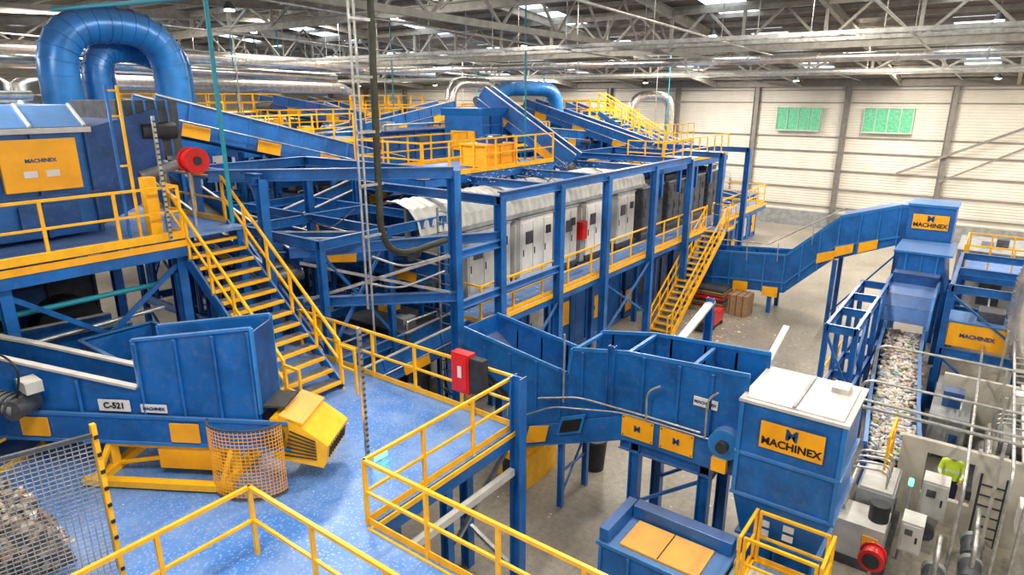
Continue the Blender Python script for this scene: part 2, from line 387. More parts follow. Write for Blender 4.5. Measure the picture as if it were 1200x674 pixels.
def frame(x0,x1,y0,y1,zs,nx,ny,name='steel_support_frame',k='blue',w=.2,brace=True,z0=0):
    b=B(name);X=[x0+(x1-x0)*i/nx for i in range(nx+1)];Y=[y0+(y1-y0)*i/ny for i in range(ny+1)]
    for x in X:
        for y in Y:b.ib((x,y,z0),(x,y,zs[-1]),w,w,k)
    for z in zs:
        for y in Y:b.ib((x0,y,z-.12),(x1,y,z-.12),w*.7,.24,k)
        for x in X:b.ib((x,y0,z-.125),(x,y1,z-.125),w*.68,.235,k)
    if brace:
        zz=[z0]+list(zs)
        for za,zb in zip(zz,zz[1:]):
            for i in range(0,nx,2):
                b.beam((X[i],y0,za+.2),(X[i+1],y0,zb-.3),.07,.07,k);b.beam((X[i+1],y0+.03,za+.2),(X[i],y0+.03,zb-.3),.07,.07,k)
            for i in range(0,ny,2):
                b.beam((x0,Y[i],za+.2),(x0,Y[i+1],zb-.3),.07,.07,k)
    b.done()
def platform(x0,x1,y0,y1,z,sides='nswe',zf=0,legs=True,name='access_platform',nx=2,sp=1.3):
    b=B(name);b.box(x0,x1,y0,y1,z-.05,z,'deck')
    for p,q in(((x0,y0),(x1,y0)),((x0,y0),(x0,y1)),((x1,y0),(x1,y1)),((x0,y1),(x1,y1))):
        b.beam((p[0],p[1],z-.19),(q[0],q[1],z-.19),.1,.25,'blue')
        b.beam((p[0],p[1],z+.01),(q[0],q[1],z+.01),.13,.07,'yellow')
    e=.02
    if 's' in sides:b.rail([(x0,y0,z),(x1,y0,z)],sp=sp)
    if 'n' in sides:b.rail([(x0,y1,z),(x1,y1,z)],sp=sp)
    if 'w' in sides:b.rail([(x0+e,y0+.08,z),(x0+e,y1-.08,z)],sp=sp)
    if 'e' in sides:b.rail([(x1-e,y0+.08,z),(x1-e,y1-.08,z)],sp=sp)
    if legs:
        for i in range(nx+1):
            x=x0+.1+(x1-x0-.2)*i/nx
            for y in(y0+.1,y1-.1):b.ib((x,y,zf),(x,y,z-.1),.16,.16,'blue')
    b.done()
# ------------------------------------------------------------------ central frame + walkway
b=B('steel_support_frame')
cols=[14.2,17.3,20.4,24.3,28,32,36]
for x in cols:
    b.ib((x,11,0),(x,11,7.3),.24,.24,'blue');b.ib((x,17,0),(x,17,7.3),.2,.2,'blue')
    b.ib((x,11,7.2),(x,17,7.2),.18,.24,'blue');b.box(x-.2,x+.2,10.8,11.2,0,.04,'blue')
b.ib((14.2,11,7.3),(28,11,7.3),.2,.26,'blue');b.ib((14.2,17,7.2),(36,17,7.2),.2,.26,'blue')
b.ib((12.3,11,0),(12.3,11,8.2),.24,.24,'blue');b.ib((8.2,15.2,8.15),(12.3,11,8.15),.2,.26,'blue')
for x in(8.8,12.3):b.ib((x,17,0),(x,17,8.1),.2,.2,'blue');b.ib((x,11.1 if x>10 else 14,8.1),(x,17,8.1),.18,.24,'blue')
b.ib((8.8,17,8.1),(12.3,17,8.1),.18,.24,'blue');b.ib((8.8,14,0),(8.8,14,8.1),.2,.2,'blue')
b.ib((9.4,14,6.2),(14.2,11.05,6.2),.18,.24,'blue');b.ib((9.3,14,4.9),(12.3,11,4.9),.18,.24,'blue')
b.ib((12.3,11,6.0),(14.2,11,6.0),.18,.2,'blue');b.ib((12.3,11,4.6),(17.3,11,4.6),.16,.2,'blue')
for xa,xb in((14.2,17.3),(20.4,24.3)):
    b.beam((xa,11,1.2),(xb,11,3.4),.07,.07,'blue');b.beam((xa,11.05,3.4),(xb,11.05,1.2),.07,.07,'blue')
b.beam((9.4,13.6,5.0),(12.2,11.1,6.0),.05,.07,'galv');b.beam((9.4,13.6,6.0),(12.2,11.1,5.0),.05,.07,'galv')
b.done()
b=B('access_walkway')
b.box(13.6,41,11.2,12.4,3.64,3.7,'deck')
for y in(11.2,12.4):b.beam((13.6,y,3.5),(41,y,3.5),.08,.26,'blue')
b.beam((13.6,11.14,3.66),(41,11.14,3.66),.03,.14,'yellow')
b.rail([(13.6,12.3,3.7),(13.6,11.25,3.7),(30.8,11.25,3.7)],sp=1.5);b.rail([(32.05,11.3,3.7),(41,11.3,3.7),(41,14,3.7)],sp=1.5)
b.rail([(31,10.1,3.7),(32,10.1,3.7),(32,11.15,3.7)]);b.box(31,32,10.1,11.19,3.64,3.7,'deck')
for x in(15.5,18.8,22,26,30,34,38,40.8):
    b.ib((x,12.4,0),(x,12.4,3.4),.18,.18,'blue')
b.done()
def cab(x0,w,k,z0=3.75,h=2.2,y0=12.75):
    b=B('optical_sorter_cabinet');x1=x0+w
    b.box(x0,x1,y0,y0+1.8,z0,z0+h,k);b.box(x0-.04,x1+.04,y0-.04,y0+1.84,z0+h,z0+h+.06,'grey')
    b.box(x0-.04,x1+.04,y0-.04,y0+1.84,z0-.1,z0+.12,'dgrey')
    n=3 if w>1.8 else 2
    for i in range(n):
        a=x0+w*i/n;c=x0+w*(i+1)/n
        b.box(a+.05,c-.05,y0-.03,y0,z0+.25,z0+h-.12,k);b.box(a+.1,a+.14,y0-.06,y0-.03,z0+.9,z0+1.15,'dark')
    b.box(x0+.25,x0+.7,y0-.05,y0,z0+1.3,z0+1.75,'dgrey');b.box(x1-.5,x1-.2,y0-.06,y0,z0+1.5,z0+1.8,'dark')
    b.box(x0-.03,x0,y0+.2,y0+1.5,z0+.3,z0+h-.2,k);b.box(x0-.05,x0-.02,y0+.6,y0+1.1,z0+.8,z0+1.4,'dgrey')
    b.box(x0+.3,x1-.3,y0+.3,y0+1.2,z0+h+.06,z0+h+.3,'dgrey')
    b.done(.02)
for x,w,k in((14.8,2.2,'lgrey'),(17.6,2.0,'white'),(20.2,1.1,'lgrey'),(22,1.9,'white'),(24.6,1.6,'lgrey'),(27,2.2,'dgrey'),(29.8,2,'dgrey'),(32.4,2.2,'dgrey'),(35.2,2.2,'dgrey')):cab(x,w,k)
b=B('electrical_box');b.box(21.45,21.85,12.6,12.9,4.6,5.3,'red');b.box(21.5,21.8,12.7,12.9,3.7,4.6,'grey');b.box(21.5,21.8,12.58,12.6,4.7,5.2,'red');b.done()
b=B('corrugated_conveyor_cover')
pr=[(12.85,6.15),(12.95,6.55),(13.3,6.9),(13.8,7.05),(14.2,7.05),(14.6,6.9)]
x=12.9;i=0;vs=[];rows=0
while x<=27.5:
    o=.07 if (i//2)%2 else 0
    for y,z in pr:vs.append((x,y+o,z-o))
    x+=.09;i+=1;rows+=1
m_=len(pr);b.add(vs,[(r*m_+j,r*m_+j+1,(r+1)*m_+j+1,(r+1)*m_+j) for r in range(rows-1) for j in range(m_-1)],'lgrey')
b.beam((12.9,12.85,6.1),(27.5,12.85,6.1),.1,.12,'grey')
for x in(13.5,17,20.5,24,27):b.beam((x,14,5.4),(x,14,6.85),.1,.1,'grey')
b.done()
x=14.6
while x<40:
    w=R.uniform(1.8,2.8)
    machine(x,x+w,13,16,.05,R.uniform(2.2,3.2),k=R.choice(('blue','blue_dark','dgrey','blue')));x+=w+.5
frame(14.25,41,13.1,21,(3.5,),7,2,w=.2)
platform(15,22.5,14.7,17.9,7.45,'swn',zf=3.7,nx=3)
machine(18.6,20.2,15.0,16.2,7.5,8.3,name='drive_housing',k='orange',pan='dgrey')
b=B('feed_hopper_tower')
b.box(21,23,17.2,19.2,7.4,9.4,'blue')
b.poly([(20.8,17,9.5),(23.2,17,9.5),(23,17.2,9.2),(21,17.2,9.2)],(0,2.2,0),'blue_light')
for z in(8.1,8.8):b.box(20.95,23.05,17.14,17.2,z,z+.06,'blue_light')
for x in(21.0,21.6,22.3,23):b.box(x-.03,x+.03,17.12,17.2,7.4,9.2,'blue')
b.poly([(21,17.2,7.4),(23,17.2,7.4),(22.5,17.2,6.2),(21.5,17.2,6.2)],(0,1.6,0),'blue')
b.box(20.9,21,17.5,18.8,7.8,8.6,'orange');b.done(.02)
conveyor((23.8,14.6,7.2),(22.6,18.4,9.9),1.0,zf=3.7,side=.5)
conveyor((9.1,20,9.5),(18.6,20,7.1),1.3,.5,.5,zf=3.7)
conveyor((9.6,18.4,5.2),(17,18.4,7.0),1.1,.4,.35,zf=3.7)
conveyor((10.0,16.4,5.9),(14,14.4,5.5),1.0,.4,.3,zf=0)
conveyor((9.8,21.8,7.6),(9.8,15,5.4),1.1,.4,.35,zf=3.7)
conveyor((10.6,23,6.6),(14.5,13.2,4.6),.9,zf=0)
conveyor((10.2,13.1,2.6),(13.8,12.2,3.3),.8,zf=0)
machine(9.6,12.0,13.6,16.0,.2,3.2,k='blue_dark');machine(12.3,14.0,13.0,15.6,.2,3.4,k='dgrey')
machine(10,13.5,17.6,20.5,3.8,5.4,k='blue_dark');machine(14.6,19,18.2,21,3.8,6.4,k='blue')
machine(9.8,12.0,11.6,13.0,0,1.9,k='dgrey')
frame(9.6,14.0,13,23,(3.4,6.6),2,3,w=.16)
machine(-4,1.6,16.2,20,3.75,6.3,k='blue_dark');machine(2.2,6.0,17,20.5,3.75,6.2,k='dark',pan='dgrey')
conveyor((-3,15.4,5.2),(5.8,15.4,4.8),1.0,zf=3.7)
b=B('shredder_drum');
for x in(1.0,3.2,5.2):b.tube([(x,17.2,4.9),(x,16.4,4.9)],.7,'dark',18)
b.tube([(-3,14.9,5.9),(6.5,14.9,5.9)],.06,'teal',8);b.tube([(-3,14.7,5.1),(6.5,14.7,5.4)],.05,'galv',8);b.done()
platform(-5,1.5,13.2,14.2,5.0,'s',zf=3.7,nx=2)
# background plant field
frame(14,44,21.2,44,(3.5,7.0),8,6,w=.22,brace=False)
for (xa,ya,w,dpt,za,h) in [(15,22,4,3,7.1,1.2),(20,22,5,3.2,7.1,1.4),(26,21.3,4,3,7.1,1.0),(14,27,5,3,7.1,1.6),(20.5,27,4,3,7.1,1.2),(26,26,5,3.5,7.1,1.6),(32,22,4,4,7.0,1.3),(33,28,6,4,7.1,1.5),(15,33,6,4,7.1,1.8),(23,33,6,4,7.1,1.6),(31,35,7,4,7.1,1.5),(38,20,4,4,6.0,1.2),(12,24,2.2,3,7.0,1.6),(34,14,4,2.5,6.2,.7),(14,40,8,4,7.1,1.9),(26,41,8,4,7.1,1.6),(40,30,4,5,6.0,1.6)]:
    machine(xa,xa+w,ya,ya+dpt,za,za+h,zf=None,k=R.choice(('blue','blue','blue_dark')))
for (xa,ya,w,dpt,za,h) in [(15,21.5,4,3,3.8,2.4),(20,21.5,6,3,3.8,2.6),(27,21.5,4,3,3.8,2.2),(15,17.4,3,3,.1,3),(20,17.4,4,3,3.8,2.6),(26,17.4,4,3,3.8,2.4),(31,17.4,5,3,3.8,2.4),(33,21.5,6,3,3.8,2.4)]:
    machine(xa,xa+w,ya,ya+dpt,za,za+h,k='blue_dark')
for (x0,x1,y0,y1,z) in [(17,24.5,25,26.8,8.3),(24,33,24.8,26,8.3),(18,30,31,32.6,8.6),(30,40,26,27.5,8.4),(36,41,20,21.5,8.0),(38,42,16.5,19,7.2),(28,36.5,12.3,14.2,6.9),(16,26,38,39.5,9.0),(13,18,21.5,22.8,8.2),(10,16,30,31.5,8.8),(24,29,19.2,20.4,7.6)]:
    platform(x0,x1,y0,y1,z,'sw'+('n' if R.random()<.5 else ''),legs=True,zf=z-1.4,nx=4,sp=1.0)
for p,q in [((16,24.5,7.6),(27,24.5,9.3)),((20,30.5,9.6),(32,30.5,7.6)),((34,24,9.4),(34,16,7.2)),((40,25,9.2),(40,16,6.6)),((28,37,9.5),(28,28,7.6)),((44,24,5),(44,14,3.2)),((24,20,8.4),(33,20,7.6)),((14,36,9.6),(24,36,8))]:
    conveyor(p,q,1.2,.45,.4,zf=min(p[2],q[2])-1.5)
for x in(42,46):
    machine(x,x+3,14,18,0,3.2);machine(x,x+3,20,25,0,4.2)
stairs('steel_staircase',35.5,36.3,16,6.9,20,9,10).done()
platform(38,41,22,25,8.6,'snwe',zf=5.6,sp=.9);platform(26,29,28.2,31.2,8.9,'snwe',zf=5.9,sp=.9)
b=B('pipe_hangers')
for i in range(16):
    x=R.uniform(18,44);y=R.uniform(16,44);b.beam((x,y,7),(x,y,rz(x)-.2),.05,.05,R.choice(('teal','galv','teal')))
b.done()
# ------------------------------------------------------------------ big ducts
def duct(pts,r,k,step=None,name='extraction_duct',n=20,fr=1.0):
    b=B(name);pp=fil(pts,fr,7);b.tube(pp,r,k,n)
    for i in range(0,len(pp),1):
        d=(pp[min(i+1,len(pp)-1)]-pp[max(i-1,0)]).normalized()
        b.tube([pp[i]-d*.025,pp[i]+d*.025],r*1.045,k,n)
    return b
b=duct([(8.6,24,8.4),(8.6,24,12.2),(12.1,24,12.2),(12.1,24,8.4)],.56,'blue_light',fr=1.6)
b.box(11.3,12.9,23.2,24.8,8.0,8.6,'blue');b.done()
duct([(9.9,24.6,8.4),(9.9,24.6,11.4),(11.6,25.3,11.6),(12.7,25.0,11.0),(12.8,25,8.4)],.42,'blue_light',fr=1.0).done()
duct([(11.2,27.5,8.8),(11.2,27.5,12.0),(14.2,27.5,12.0),(14.2,27.5,8.8)],.5,'blue_light',fr=1.2).done()
duct([(30.5,24,7.6),(30.5,24,10.4),(34,22,10.4),(34,22,8)],.42,'blue_light',fr=1.2).done()
duct([(29,26,8),(29,26,10.7),(33,26,10.7),(33,26,8)],.33,'silver',fr=1.1).done()
duct([(44,22,7),(44,22,10.0),(46,20,10.0),(46,20,4)],.33,'silver',fr=1.1).done()
duct([(2,38,12.2),(20,34,11.9),(36,34,11.6)],.33,'silver').done()
duct([(6,30,11.3),(24,30,10.9)],.26,'silver').done()
duct([(12,32,10.6),(26,32,10.4),(30,36,10.2)],.3,'galv').done()
b=B('cyclone_separator')
for x,y in((6.9,26.2),(9.6,28.5)):
    b.tube([(x,y,5.5),(x,y,7.6),(x,y,10.4),(x,y,10.6)],1,'silver',20,True,[.4,1.0,1.0,.7])
    for z in(8,9,10):b.tube([(x,y,z),(x,y,z+.05)],1.04,'galv',20)
    b.beam((x-1,y,3.7),(x-1,y,8),.15,.15,'blue');b.beam((x+1,y,3.7),(x+1,y,8),.15,.15,'blue')
b.done()
b=B('bag_filter_unit')
for i in range(5):b.tube([(3.6+i*.75,24,9.9),(3.9+i*.75,24,8.6)],.16,'lgrey',10)
b.box(3.0,7.4,23.4,25,7.1,8.7,'blue');b.box(3.0,7.4,23.3,25.1,8.7,8.8,'lgrey');b.box(3.2,7.2,23.5,24.9,9.8,10.1,'galv');b.done()
b=B('ballistic_separator')
b.box(-3,6.0,16,20.5,7.1,9.35,'blue')
b.poly([(-3,15.9,9.37),(-3,20.6,9.37),(-3,20,9.8),(-3,16.6,9.8)],(9,0,0),'blue_light')
for x in range(-3,7):
    b.box(x-.04,x+.04,15.9,16,7.1,9.34,'blue_dark');b.beam((x,15.9,9.39),(x,16.6,9.83),.06,.05,'lgrey')
b.box(-3,6.1,15.86,16.01,9.25,9.36,'lgrey');b.box(-3,6.1,15.88,16,7.9,8.0,'blue_dark')
for xa,xb in((4.35,5.75),(2.6,4.1),(.6,2.2)):b.box(xa,xb,15.84,15.95,8.1,9.15,'orange')
for xa,xb in((4.5,5.6),(2.8,3.9),):b.box(xa,xb,15.87,15.95,7.3,7.8,'blue_dark')
b.text('MACHINEX',(5.05,15.83,8.72),(1,0,0),.11,'blue_dark')
b.box(4.7,4.95,15.82,15.84,8.38,8.52,'white');b.box(5.1,5.35,15.82,15.84,8.38,8.52,'white')
b.poly([(6.0,16,9.3),(7.6,16,9.7),(7.6,16,8.6),(7.0,16,7.6),(6.0,16,7.2)],(0,3,0),'blue_dark')
b.box(6.8,8.2,16.2,18.6,8.6,9.9,'dgrey')
b.tube([(7.2,16.1,9.2),(8.0,16.1,9.2)],.2,'dark',12);b.tube([(7.0,16.0,8.2),(7.9,16.0,8.4)],.12,'grey',10)
for i in range(5):b.beam((6.9+i*.25,16.1,8.6),(6.9+i*.25,16.1,9.9),.04,.04,'blue_light')
b.tube([(-1,17,10),(5.5,17,10)],.1,'galv',8);b.done(.012)
b=B('machine_guard_posts')
for x in(6.0,6.22):b.beam((x,14.6,7),(x,14.6,10.2),.05,.05,'yellow' if x>6.1 else 'blue')
for z in(7.6,8.6,9.6,10.1):b.beam((6.0,14.6,z),(6.22,14.6,z),.04,.04,'yellow')
b.box(6.5,6.75,14.7,14.95,7,8.3,'yellow');b.done()
b=B('hose_reel')
c=V((7.8,15,8.56));b.tube([c+V((0,-.14,0)),c+V((0,.14,0))],.25,'red',24);b.tube([c+V((0,-.17,0)),c+V((0,-.14,0))],.3,'red',24);b.tube([c+V((0,.14,0)),c+V((0,.17,0))],.3,'red',24)
b.tube([c+V((0,-.2,0)),c+V((0,-.17,0))],.1,'dark',12);b.beam((7.8,15.3,7),(7.8,15.3,8.8),.06,.06,'galv');b.beam((7.8,15.0,8.56),(7.8,15.3,8.56),.06,.06,'galv');b.done()
b=B('vertical_service_pipes')
b.tube(fil([(10.55,11.75,12.8),(10.45,11.75,6.7),(10.95,11.7,6.15),(12.7,11.7,6.25)],.6),.085,'olive',12)
b.tube([(10.1,11.8,13),(10.1,11.8,3.7)],.03,'galv',8);b.tube([(9.95,11.8,13),(9.95,11.8,5)],.03,'galv',8)
for z in(6.8,8,9.2,10.4,11.6):b.beam((9.9,11.72,z),(10.6,11.72,z),.04,.06,'galv')
b.tube(fil([(10.1,11.7,6.3),(10.9,11.5,5.9),(12.6,11.5,5.9)],.4),.03,'galv',8)
b.tube(fil([(10.1,11.9,5.6),(10.9,11.7,5.3),(12.6,11.7,5.4)],.4),.03,'galv',8)
b.done()
b=B('sprinkler_drop_pipe');b.tube([(8.0,14,13),(8.0,14,7.2)],.05,'teal',8);b.tube([(8.0,14.0,12),(8.0,22,12.3)],.05,'teal',8);b.done()
def ppost(x,y,z0,z1):
    b=B('perforated_cable_post');b.beam((x,y,z0),(x,y,z1),.06,.05,'galv')
    n=int((z1-z0)/.11)
    for i in range(n):b.box(x-.025,x+.025,y-.045,y-.026,z0+.05+i*.11,z0+.09+i*.11,'dgrey')
    b.done()
ppost(6.6,8.1,3.7,6.3);ppost(6.6,14.1,7,9.6)
b=B('vertical_ladder')
for y in(12.0,12.45):b.beam((13.2,y,0),(13.2,y,7),.05,.05,'galv')
for i in range(23):b.beam((13.2,12,.3+i*.3),(13.2,12.45,.3+i*.3),.03,.03,'galv')
b.done()
b=B('fire_extinguisher_cabinet');b.box(8.95,9.18,7.75,8.2,4.25,5.1,'red');b.box(8.92,8.95,7.79,8.16,4.3,5.05,'red')
b.box(8.9,8.92,7.9,8.0,4.6,4.85,'white');b.box(8.97,9.15,7.4,7.74,4.3,5.05,'dark');b.beam((9.15,7.8,3.7),(9.15,7.8,4.25),.06,.06,'grey');b.done(.01)
# ------------------------------------------------------------------ diagonal conveyor, left
d=V((.525,-.851,0));n=V((-.851,-.525,0));O=V((3.0,13.0,0))
def S(s,z,o=0):
    p=O+d*s-n*o;return V((p.x,p.y,z))
b=B('belt_conveyor');W=.7;E_=4.45
for o in(0,W):
    sg=-1 if o==0 else 1
    b.poly([S(-5,4.75,o),S(E_,4.75,o),S(E_,6.42,o),S(2.4,6.15,o),S(2.35,5.3,o),S(0,5.75,o),S(-5,6.5,o)],n*(.03*sg),'blue')
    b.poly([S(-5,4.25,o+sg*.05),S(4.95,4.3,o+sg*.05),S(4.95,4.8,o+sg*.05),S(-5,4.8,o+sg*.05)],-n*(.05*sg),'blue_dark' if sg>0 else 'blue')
    b.beam(S(-5,4.8,o+sg*.09),S(4.95,4.8,o+sg*.09),.06,.06,'blue_light');b.beam(S(-5,4.27,o+sg*.09),S(4.95,4.32,o+sg*.09),.06,.06,'blue_light')
    b.edge([S(-5,6.5,o),S(0,5.75,o),S(2.35,5.3,o)],.12,.05,'lgrey')
    b.edge([S(2.4,5.3,o),S(2.4,6.15,o),S(E_,6.42,o),S(E_,4.9,o)],.07,.05,'blue_light')
    for s in(2.45,3.15,3.8,E_-.05):b.beam(S(s,4.8,o+sg*.05),S(s,6.1+ (s-2.4)*.13,o+sg*.05),.04,.05,'blue')
    for s in(-4,-2.6,-1.2,.2,1.3):b.beam(S(s,4.8,o+sg*.05),S(s,5.4,o+sg*.05),.05,.06,'blue')
for s in(-3.4,.2,2.9,):
    b.poly([S(s,4.38,-.12),S(s+.5,4.38,-.12),S(s+.5,4.72,-.12),S(s,4.72,-.12)],n*.02,'orange')
b.poly([S(2.4,4.88,-.06),S(2.85,4.88,-.06),S(2.85,5.02,-.06),S(2.4,5.02,-.06)],n*.01,'white')
b.poly([S(1.65,4.88,-.06),S(2.2,4.88,-.06),S(2.2,5.08,-.06),S(1.65,5.08,-.06)],n*.01,'white')
b.text('MACHINEX',S(2.63,4.95,-.08),d,.075,'blue_dark');b.text('C-521',S(1.93,4.98,-.08),d,.15,'black')
b.poly([S(-5,5.0,.05),S(4.85,5.0,.05),S(4.85,5.0,W-.05),S(-5,5.0,W-.05)],(0,0,.03),'belt')
b.poly([S(E_,4.9,0),S(E_,4.9,W),S(E_,6.35,W),S(E_,6.35,0)],d*.03,'blue_dark')
b.poly([S(4.65,4.15,-.1),S(5.5,4.0,-.1),S(5.6,4.4,-.1),S(5.0,4.86,-.1),S(4.65,4.88,-.1)],-n*1.0,'yellow')
b.poly([S(4.8,4.9,-.1),S(5.2,4.76,-.1),S(5.2,4.8,-.1),S(4.8,4.94,-.1)],-n*1.0,'orange')
for i in range(7):b.beam(S(4.85+i*.02,4.22+i*.075,-.12),S(5.4,4.16+i*.055,-.12),.02,.02,'dark')
for i in range(9):b.beam(S(5.57,4.15,i*.09),S(5.61,4.36,i*.09),.02,.02,'dark')
b.tube([S(4.75,4.6,-.35),S(4.75,4.6,-.1)],.14,'dgrey',12)
b.tube([S(.5,5.05,-.55),S(.5,5.05,-.1)],.18,'dgrey',14);b.tube([S(-.1,5.2,-.4),S(.5,5.05,-.4)],.17,'grey',14)
for i in range(6):b.tube([S(-.05+.09*i,5.19-.02*i,-.4),S(-.02+.09*i,5.18-.02*i,-.4)],.2,'dgrey',14)
b.box(3.0,3.25,12.1,12.5,5.3,5.5,'lgrey')
b.tube(fil([S(-.3,5.4,-.3),S(-.6,5.8,-.4),S(.2,6.1,-.4),S(.7,5.8,-.4),S(.5,5.2,-.4)],.3),.02,'black',6)
for s in(1.7,3.9):
    for o in(.0,W):b.beam(S(s,3.72,o),S(s,4.3,o),.14,.14,'yellow')
    b.beam(S(s,3.78,-.55),S(s,3.78,W+.3),.16,.14,'yellow');b.beam(S(s,3.8,-.5),S(s,4.3,0),.08,.08,'yellow')
for o in(-.5,W+.25):b.beam(S(1.5,3.8,o),S(4.1,3.8,o),.15,.12,'yellow')
b.beam(S(1.7,4.25,-.02),S(3.9,4.25,-.02),.1,.1,'yellow');b.beam(S(1.8,3.85,0),S(3.8,4.2,0),.06,.06,'yellow')
b.poly([S(2.6,3.85,-.1),S(3.7,3.85,-.1),S(3.7,4.2,-.1),S(2.6,4.2,-.1)],-n*.5,'orange')
b.done(.006)
b=B('open_hopper')
x0,x1,y0,y1,z0,z1=4.5,5.9,12.1,14.0,3.75,5.35
for a in((x0,x0+.04,y0,y1),(x1-.04,x1,y0,y1),(x0+.05,x1-.05,y0,y0+.04),(x0+.05,x1-.05,y1-.04,y1)):b.box(*a,z0,z1,'blue')
b.edge([(x0,y0,z1),(x1,y0,z1),(x1,y1,z1),(x0,y1,z1)],.08,.05,'blue_light',True);b.box(x0+.05,x1-.05,y0+.05,y1-.05,z0,z0+.05,'dark')
b.done()
b=B('access_railing');b.rail([(1.0,12.2,3.7),(3.4,13.4,3.7),(4.2,14.4,3.7)]);b.done()
def mesh_grid(b,P,nu,nv,r,k):
    for i in range(nu+1):b.edge([P(i/nu,j/8) for j in range(9)],r,r,k)
    for j in range(nv+1):b.edge([P(i/8,j/nv) for i in range(9)],r,r,k)
b=B('wire_mesh_guard')
def PP(u,v):
    t=math.pi*(u-.5)*.95;c=S(4.35,0,-.35);q=c+d*(math.sin(t)*.62)+n*(math.cos(t)*.38);return V((q.x,q.y,3.72+v*1.25))
mesh_grid(b,PP,26,20,.008,'orange')
b.edge([PP(i/12,1) for i in range(13)],.03,.03,'dgrey');b.edge([PP(i/12,.02) for i in range(13)],.03,.03,'dgrey')
b.done()
b=B('wire_mesh_fence')
def PF(u,v):return V((2.72-3.6*u,8.75+.9*u,3.8+v*2.0))
mesh_grid(b,PF,50,32,.011,'grey')
b.beam((2.75,8.7,3.7),(2.75,8.7,6.0),.06,.07,'yellow')
for i in range(9):b.box(2.725,2.775,8.645,8.662,3.8+.25*i,3.85+.25*i,'black')
b.beam((2.75,8.7,5.85),(-.9,9.7,5.85),.05,.05,'dgrey')
b.box(1.0,1.75,8.35,8.6,3.72,4.25,'lgrey');b.box(1.05,1.7,8.33,8.35,3.8,4.2,'orange')
b.done()
def heap(name,x0,x1,y0,y1,z0,h,k,nx=28,ny=28,seed=1):
    r=random.Random(seed);b=B(name);vs=[]
    for i in range(nx+1):
        for j in range(ny+1):
            u=i/nx;v=j/ny;e=min(1,5*min(u,1-u,v,1-v))
            vs.append((x0+(x1-x0)*u+r.uniform(-.03,.03),y0+(y1-y0)*v+r.uniform(-.03,.03),z0+h*e**.5*r.uniform(.85,1.05)+r.uniform(-.05,.05)))
    fs=[(i*(ny+1)+j,(i+1)*(ny+1)+j,(i+1)*(ny+1)+j+1,i*(ny+1)+j+1) for i in range(nx) for j in range(ny)]
    b.add(vs,fs,k)
    for i in range(500):
        u=r.random();v=r.random();e=min(1,5*min(u,1-u,v,1-v));p=V((x0+(x1-x0)*u,y0+(y1-y0)*v,z0+h*e**.5));q=V((r.uniform(-1,1),r.uniform(-1,1),r.uniform(-.5,.5)))*.1
        b.tube([p-q,p+q],.045,r.choice(('scrap','scrap','cl_brown','dgrey','bottles')),5)
    b.done()
heap('scrap_heap',-.8,2.5,9.5,11.2,3.72,1.15,'scrap',40,30)
b=B('emergency_exit_sign');b.box(6.7,7.0,8.03,8.05,3.75,3.9,'glow_g');b.beam((6.85,8.06,3.7),(6.85,8.06,3.88),.03,.03,'grey');b.done()
# ------------------------------------------------------------------ front conveyor
b=B('discharge_conveyor')
near=[(10.5,4.2),(7.3,3.75),(7.2,4.4),(5.8,4.65),(3.2,4.8),(3.2,2.9),(5.6,2.95),(8.5,1.75),(9.1,1.9),(9.0,2.7),(10.5,3.7)]
for X,sg in((12.0,-1),(13.4,1)):
    b.poly([(X,y,z) for y,z in near],(.03,0,0),'blue')
    b.edge([(X,y,z) for y,z in near[:5]],.05,.09,'blue_light')
    b.edge([(X+sg*.05,8.6,1.45),(X+sg*.05,5.7,2.65),(X+sg*.05,3.2,2.65)],.04,.1,'blue_light')
    xx=X+sg*.04
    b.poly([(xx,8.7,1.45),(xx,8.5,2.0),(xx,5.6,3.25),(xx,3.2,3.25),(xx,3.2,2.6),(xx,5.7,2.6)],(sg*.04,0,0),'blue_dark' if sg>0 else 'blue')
    for y in(6.9,6.2,5.4,4.6,3.9):
        zt=4.4 if y>6 else 4.65;b.box(X-.06 if sg<0 else X,X if sg<0 else X+.06,y-.03,y+.03,3.3,zt,'blue')
    for y in(9.8,9.0,8.2,7.5):b.box(X-.05 if sg<0 else X,X if sg<0 else X+.05,y-.03,y+.03,2.6 if y<9.3 else 3.3,3.85,'blue')
xx=11.9
for y0,y1,z0,z1 in((5.8,5.05,2.72,3.22),(4.9,4.15,2.72,3.22)):
    b.box(xx-.03,xx,y1,y0,z0,z1,'orange')
    for y in(y0-.04,y1+.04):
        for z in(z0+.04,z1-.04):b.box(xx-.04,xx-.03,y-.015,y+.015,z-.015,z+.015,'dark')
b.poly([(xx,8.45,1.6),(xx,8.3,2.1),(xx,7.75,2.3),(xx,7.85,1.85)],(-.03,0,0),'orange')
b.poly([(xx,7.5,2.15),(xx,7.38,2.64),(xx,6.75,2.92),(xx,6.85,2.42)],(-.04,0,0),'blue_light')
b.poly([(xx-.04,7.42,2.24),(xx-.04,7.32,2.58),(xx-.04,6.82,2.8),(xx-.04,6.9,2.48)],(-.02,0,0),'black')
for y0 in(5.42,4.52):b.text('M',(xx-.05,y0,2.98),(0,-1,0),.2,'blue_dark')
b.box(11.94,11.97,3.75,4.25,3.9,4.1,'white');b.text('MACHINEX',(11.93,4.0,4.0),(0,-1,0),.09,'blue_dark')
b.edge([(12.7,10.4,3.3),(12.7,8.4,2.0),(12.7,5.6,3.4),(12.7,3.0,3.4)],1.3,.04,'belt')
b.box(12,13.43,10.5,10.53,3.65,4.2,'blue')
b.poly([(12,10.5,3.7),(12,9,2.7),(12,8.9,2.6),(12,10.5,3.6)],(1.4,0,0),'blue_dark')
for y in(7.2,5.8,4.4):b.box(12.02,13.41,y-.04,y+.04,(4.3 if y>7 else 4.58),(4.38 if y>7 else 4.66),'blue_light')
